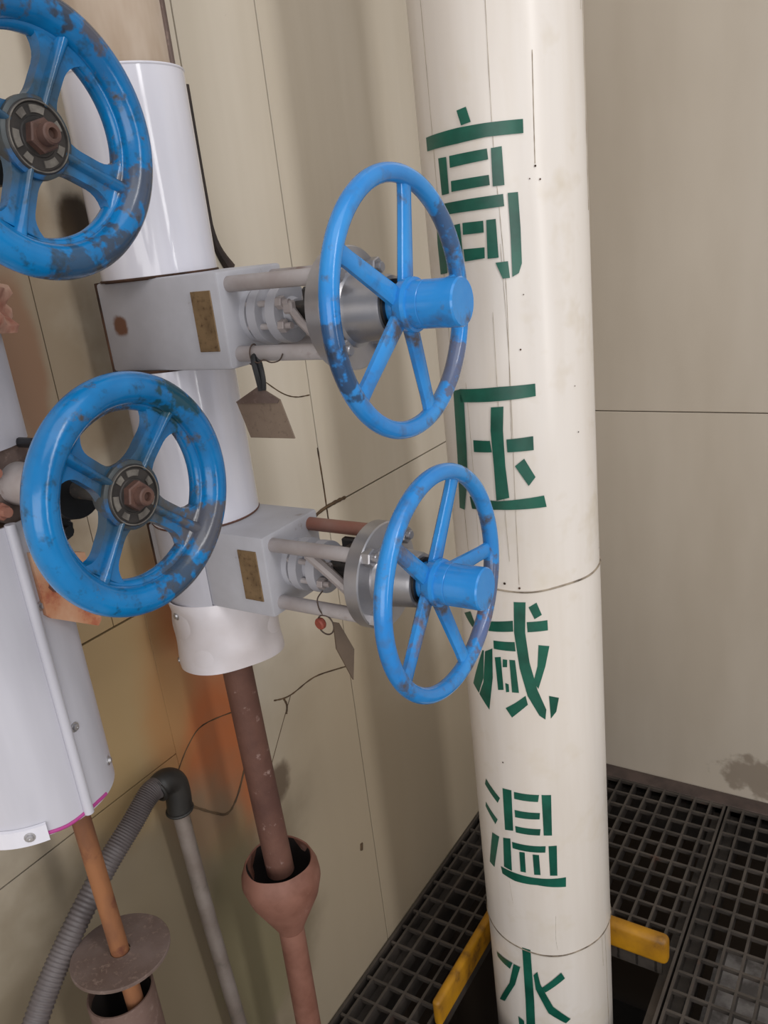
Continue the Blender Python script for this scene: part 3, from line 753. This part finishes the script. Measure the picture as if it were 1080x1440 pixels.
bm = B(); lathe(bm, (-0.0185, -0.006, -0.012), (0.2, 1, 0.1), [(0, 0), (0.0, 0.006), (0.002, 0.0075), (0.006, 0.0075), (0.008, 0.006), (0.008, 0)], 20); obj('seal', bm, M['redseal'], t, 30, 'small red round seal')

# ================================================================ LEFT RISER IN GREY JACKETS
AX, AY, AR = 0.12, -1.53, 0.0795
left = thing('insulated_pipe', 'grey jacketed riser at the left edge with a long round seam rod', 'pipe', (AX, AY, 0))


def JA(z0, z1, name='jacket'):
    return obj(name, shell(z0, z1, AR, 0.0025), M['jacket_g'], left)


lowj = JA(0.957, 1.283)
JA(1.352, 1.455)
bm = B(); cyl(bm, (0, 0, 0.963), (0, 0, 0.969), AR - 0.003, None, 40); obj('insulation', bm, M['insul'], left)
for z in (1.276, 1.356):
    bm = B(); cyl(bm, (0, 0, z), (0, 0, z + 0.004), AR - 0.003, None, 40); obj('insulation', bm, M['insul'], left)
bm = B(); cyl(bm, (0, 0, 1.40), (0, 0, 3.05), 0.055, None, 48); obj('wrapped_length', bm, M['bare'], left)
bm = B(); pts = [(AR * math.cos(2 * PI * k / 64), AR * math.sin(2 * PI * k / 64), 0.9600 + 0.0012 * math.sin(k * 0.9)) for k in range(66)][54:] + [(AR * math.cos(2 * PI * k / 64), AR * math.sin(2 * PI * k / 64), 0.9600 + 0.0012 * math.sin(k * 0.9)) for k in range(1, 5)]
tube(bm, pts, 0.0022, 6); obj('marker_line', bm, M['magenta'], left, 60, 'magenta marker line along the bottom rim')


def on_a(deg, z, r=AR):
    a = math.radians(deg); return Vector((r * math.cos(a), r * math.sin(a), z))


RODA = 1.0
bm = B(); tube(bm, [on_a(RODA, 1.285, AR + 0.002), on_a(RODA, 1.1, AR + 0.002), on_a(RODA, 0.959, AR + 0.002)], 0.0052, 14); obj('seam_rod', bm, M['jacket_g'], left)
for d, z in ((9.0, 1.196), (9.0, 1.057), (40, 0.985)):
    p = on_a(d, z, AR + 0.0006); screw(left, p, (p.x, p.y, 0), 0.0036)
bm = B(); lathe(bm, (0, 0, 0.9545), (0, 0, 1), [(0, AR + 0.0006), (0, AR + 0.004), (0.019, AR + 0.004), (0.020, AR + 0.0006)], 16, math.radians(10), math.radians(60), closed=True)
tabo = obj('corner_tab', bm, M['jacket'], left); p = on_a(-42, 0.9645, AR + 0.004); screw(left, p, (p.x, p.y, 0), 0.0038)
bm = B(); tube(bm, [(0.000, 0.036, 0.962), (0.001, 0.038, 0.80), (0.002, 0.040, 0.575)], 0.0112, 22); obj('drain_tube', bm, M['rust_o'], left)
# cracked plaster collar above the upper jacket
bm = B()
prof = [(0, 0.05)] + [(0.04 * k / 6, 0.090 + 0.004 * math.sin(k * 1.4)) for k in range(7)] + [(0.042, 0.05)]
lathe(bm, (0, 0, 1.456), (0, 0, 1), prof, 180, closed=True)
for v_ in bm.verts:
    a = math.atan2(v_.co.y, v_.co.x); l = v_.co.xy.length
    if l > 0.07:
        s = 1 + 0.035 * math.sin(9 * a + v_.co.z * 160) + 0.03 * math.sin(17 * a - v_.co.z * 90); v_.co.x *= s; v_.co.y *= s
        v_.co.z += 0.004 * math.sin(6 * a)
obj('plaster_collar', bm, M['plaster'], left, 60, 'pinkish cracked plaster collar')

# rust-stained plate fixed in front of the left riser
t = thing('bracket_plate', 'rust streaked cream bracket plate beside the left grey riser, half behind the blue wheel', 'bracket', (0.2, -1.49, 1.20))
bm = B(); loft(bm, [[(p[0] + d, p[1], p[2]) for p in ((0, -0.028, 0.052), (0, -0.028, -0.014), (0, -0.024, -0.019), (0, 0.025, -0.051), (0, 0.030, -0.046), (0.0, 0.030, 0.03))] for d in (-0.004, 0.004)])
obj('plate', bm, M['rust_pl'], t, 30)
bm = B(); cyl(bm, (-0.01, -0.028, 0.02), (-0.05, -0.03, 0.02), 0.006, None, 12); cyl(bm, (0.004, -0.012, 0.012), (0.009, -0.012, 0.012), 0.007, None, 6); obj('bolt', bm, M['rust_p'], t, 30)


# ================================================================ LEFT VALVES (old four spoke wheels facing out)
def web_wheel(v, wx, hx, base_deg):
    R, r = 0.0905, 0.0138
    bm = B(); torus(bm, (wx, 0, 0), (1, 0, 0), R, r, 96, 18, 0.0150)
    wheel = obj('handwheel', bm, M['blue_old'], v, 60)
    bm = B(); torus(bm, (wx - 0.006, 0, 0), (1, 0, 0), R - 0.0125, 0.0060, 96, 10, 0.0085); obj('inner_lip', bm, M['blue_old'], wheel, 60)
    for k in range(4):
        a = math.radians(base_deg + 90 * k)
        rad, tan = Vector((0, math.cos(a), math.sin(a))), Vector((0, -math.sin(a), math.cos(a)))
        ax = Vector((1, 0, 0))
        bm = B()
        rings = []
        for i in range(15):
            f = i / 14
            rr = 0.022 + (R - 0.010 - 0.022) * f
            wd = 0.0110 + 0.0055 * max(0, 1 - f / 0.3) ** 2 + 0.021 * max(0, (f - 0.55) / 0.45) ** 2.2
            th = 0.0055
            x = hx - 0.004 + (wx - 0.004 - hx + 0.004) * f ** 1.4
            # the far corners follow the rim's circle
            ring = []
            for sx, sd in ((-1, -1), (1, -1), (1, 1), (-1, 1)):
                y_ = sx * wd
                rr2 = math.sqrt(max(rr * rr - y_ * y_, 0)) if f > 0.6 else rr
                rr2 = rr + (rr2 - rr) * max(0, (f - 0.6) / 0.4)
                ring.append(rad * rr2 + tan * y_ + ax * (x + sd * th))
            rings.append(ring)
        loft(bm, rings)
        sp = obj('spoke', bm, M['blue_old'], wheel, 50)
        bm = B(); rings = []
        for i in range(11):
            f = i / 10
            rr = 0.024 + (R - 0.006 - 0.024) * f
            x = hx + (wx - hx) * f ** 1.4 + 0.004
            wd = 0.0042 + 0.003 * f ** 3
            rings.append([rad * rr + tan * (sx * wd * s2) + ax * (x + dz) for sx, dz, s2 in ((-1, -0.006, 1.2), (1, -0.006, 1.2), (1, 0.0015, 0.7), (0.4, 0.004, 0.6), (-0.4, 0.004, 0.6), (-1, 0.0015, 0.7))])
        loft(bm, rings)
        obj('spoke_rib', bm, M['blue_old'], wheel, 60)
    bm = B(); lathe(bm, (hx - 0.020, 0, 0), (1, 0, 0), [(0, 0), (0, 0.022), (0.010, 0.027), (0.020, 0.0305), (0.025, 0.0300), (0.0265, 0.0275), (0.0265, 0)], 48); hub = obj('hub', bm, M['blue_hub'], wheel, 35)
    bm = B(); lathe(bm, (hx + 0.0055, 0, 0), (1, 0, 0), [(0, 0), (0, 0.0268), (0.0016, 0.0268), (0.0026, 0.0258), (0.0026, 0.0244), (0.0012, 0.0236), (0.0012, 0.0150), (0.0022, 0.0142), (0.0022, 0)], 48)
    obj('hub_disc', bm, M['medal'], wheel, 25)
    bm = B()
    for k in range(7):                                     # worn raised cast marks round the disc
        a0 = 2 * PI * k / 7 + 0.2
        a1 = a0 + (0.62 if k % 2 else 0.36)
        lathe(bm, (hx + 0.0062, 0, 0), (1, 0, 0), [(0, 0.0166), (0, 0.0224), (0.0016, 0.0222), (0.0016, 0.0168)], 5, a0, a1, closed=True)
    obj('cast_marks', bm, M['medal_l'], wheel, 25)
    bm = B(); torus(bm, (hx + 0.008, 0, 0), (1, 0, 0), 0.0252, 0.0007, 48, 6); obj('disc_edge', bm, M['medal_l'], wheel, 60)
    bm = B(); hexnut(bm, (hx + 0.007, 0, 0), (1, 0, 0), 0.0130, 0.008); obj('wheel_nut', bm, M['rustnut'], wheel, 30)
    bm = B(); lathe(bm, (hx + 0.012, 0, 0), (1, 0, 0), [(0, 0), (0, 0.0080), (0.011, 0.0080), (0.0122, 0.0068), (0.0122, 0.0040), (0.008, 0.0034), (0.008, 0)], 24); obj('stem_end', bm, M['rustnut'], wheel, 30)
    return wheel


def globe_valve(label, y, z, wx, base_deg, dark=True):
    v = thing('globe_valve', label, 'valve', (0, y, z), 'old valves on the left riser')
    hx = wx - 0.008
    d = AY - y
    # body on the riser axis
    bm = B()
    lathe(bm, (AX, d, -0.0535), (0, 0, 1), [(0, 0), (0, 0.034), (0.012, 0.036), (0.03, 0.046), (0.05, 0.050), (0.075, 0.046), (0.094, 0.036), (0.107, 0.034), (0.107, 0)], 40); obj('body', bm, M['rod_r'], v)
    bm = B(); cyl(bm, (AX + 0.02, d * 0.5, 0), (0.176, 0, 0), 0.028, 0.028, 32)
    lathe(bm, (0.170, 0, 0), (1, 0, 0), [(0, 0), (0, 0.040), (0.016, 0.040), (0.016, 0)], 40); obj('bonnet_flange', bm, M['rust_g'], v, 30)
    for ang in (35, 145, 215, 325):
        a = math.radians(ang); yy, zz = 0.033 * math.cos(a), 0.033 * math.sin(a)
        bm = B(); hexnut(bm, (0.186, yy, zz), (1, 0, 0), 0.0085, 0.009); cyl(bm, (0.194, yy, zz), (0.202, yy, zz), 0.005, None, 12); obj('bonnet_bolt', bm, M['rod_r'], v, 30)
    bm = B(); lathe(bm, (0.186, 0, 0), (1, 0, 0), [(0, 0), (0, 0.021), (0.055, 0.019), (0.058, 0.024), (0.076, 0.025), (0.078, 0.024), (0.078, 0)], 36); obj('neck', bm, M['grey_w'], v, 30)
    bm = B(); lathe(bm, (0.2640, 0, 0), (1, 0, 0), [(0, 0), (0, 0.0265), (0.004, 0.028), (0.010, 0.027), (0.010, 0)], 36); obj('black_end_disc', bm, M['black'], v, 30)  # plain black disc over the end of the neck
    for s in (-1, 1):
        bm = B(); hexnut(bm, (0.240, s * 0.010, s * 0.038), (1, 0, 0), 0.0125, 0.014); cyl(bm, (0.19, s * 0.010, s * 0.038), (0.262, s * 0.010, s * 0.038), 0.005, None, 12); box(bm, (0.247, s * 0.007, s * 0.030), (0.010, 0.018, 0.024), 0.002)
        obj('gland_bolt', bm, M['black'], v, 30)
    bm = B(); cyl(bm, (0.26, 0, 0), (hx - 0.012, 0, 0), 0.0085, None, 20); obj('stem', bm, M['dark'], v, 30)
    web_wheel(v, wx, hx, base_deg)
    return v


globe_valve('old valve whose chipped blue four spoke wheel is whole in view at the left', -1.50, 1.315, 0.350, 49.0)
globe_valve('old valve whose chipped blue four spoke wheel is cut off by the top left corner', -1.50, 1.598, 0.332, 61.0)

# ================================================================ FUNNEL, SLEEVE, CONDUIT
t = thing('drain_funnel', 'red-brown steel funnel on a pipe under the white jacketed riser', 'funnel', (0.131, -1.209, 0))
bm = B()
lathe(bm, (0, 0, 0.47), (0, 0, 1), [(0.001, 0.0195), (0.020, 0.028), (0.075, 0.054), (0.104, 0.0615), (0.118, 0.0600), (0.136, 0.0530), (0.138, 0.0515), (0.136, 0.0500), (0.108, 0.0555), (0.075, 0.051), (0.020, 0.0245), (0.001, 0.016)], 48, closed=True)
for v_ in bm.verts:
    a = math.atan2(v_.co.y, v_.co.x); s = 1 + 0.018 * math.sin(3 * a + 1) + 0.01 * math.sin(7 * a); v_.co.x *= s; v_.co.y *= s
obj('cone', bm, M['rust_f'], t, 40)
bm = B(); lathe(bm, (0, 0, 0.50), (0, 0, 1), [(0.0, 0), (0.0, 0.030), (0.045, 0.0495), (0.078, 0.0542), (0.105, 0.0500)], 48); obj('inside', bm, M['funnel_in'], t, 40)
bm = B(); tube(bm, [(0, 0, 0.472), (-0.003, 0, 0.2), (-0.008, 0, -0.86)], 0.0205, 28); obj('drain_pipe', bm, M['rust_f'], t)

t = thing('loose_collar', 'flat round rusty plate threaded on the orange rusty drain tube', 'collar', (0.122, -1.491, 0.690))
bm = B(); lathe(bm, (0, 0, 0), (0.0, 0.03, 1), [(0, 0.0122), (0, 0.060), (0.001, 0.061), (0.004, 0.061), (0.005, 0.060), (0.005, 0.0122)], 56, closed=True); obj('plate', bm, M['rust_g'], t, 30)

t = thing('drain_sleeve', 'wide open rusty pipe end below the round plate at the bottom left', 'pipe', (0.098, -1.492, -0.010))
bm = B(); lathe(bm, (0, 0, -0.88), (0, 0, 1), [(0, 0.039), (0, 0.0425), (1.505, 0.0425), (1.508, 0.0415), (1.508, 0.0395), (1.505, 0.039)], 48, closed=True); obj('sleeve', bm, M['rust_s'], t, 40)
bm = B(); lathe(bm, (0, 0, 0.46), (0, 0, 1), [(0.0, 0.0), (0.0, 0.0386), (0.155, 0.0386)], 48); obj('inside', bm, M['funnel_in'], t, 40)

t = thing('conduit', 'grey conduit with a sooty black elbow against the stained wall', 'conduit', (0.045, -1.31, 0.78))
H = [(0, -0.012, 0.018), (0.001, -0.035, 0.020), (0.002, -0.075, -0.002), (0.004, -0.13, -0.030), (0.008, -0.20, -0.075), (0.012, -0.26, -0.125), (0.016, -0.32, -0.20), (0.018, -0.37, -0.32), (0.018, -0.40, -0.5), (0.018, -0.41, -0.79)]
P_ = smooth_path(H, 60)
bm = B(); tube(bm, P_, lambda k: 0.0150 + 0.0009 * math.sin(k * 2 * PI / 4.0), 18); obj('flexible_hose', bm, M['hose'], t, 80)
bm = B(); tube(bm, smooth_path([(0.0, -0.022, 0.016), (0.0, -0.004, 0.019), (0.0, 0.010, 0.008), (0.001, 0.012, -0.012), (0.001, 0.009, -0.040)], 6), lambda k: 0.0185 if k > 2 else 0.0165, 24)
torus(bm, (0.0, -0.020, 0.016), (0, 1, 0.15), 0.0165, 0.003, 28, 8); torus(bm, (0.001, 0.009, -0.038), (0, -0.05, 1), 0.0180, 0.0028, 28, 8); obj('elbow', bm, M['blackplas'], t, 40)
bm = B(); tube(bm, [(0.001, 0.0080, -0.035), (-0.004, 0.019, -0.25), (-0.008, 0.034, -0.48), (-0.008, 0.050, -0.78)], 0.0120, 22); obj('steel_conduit', bm, M['galv'], t)
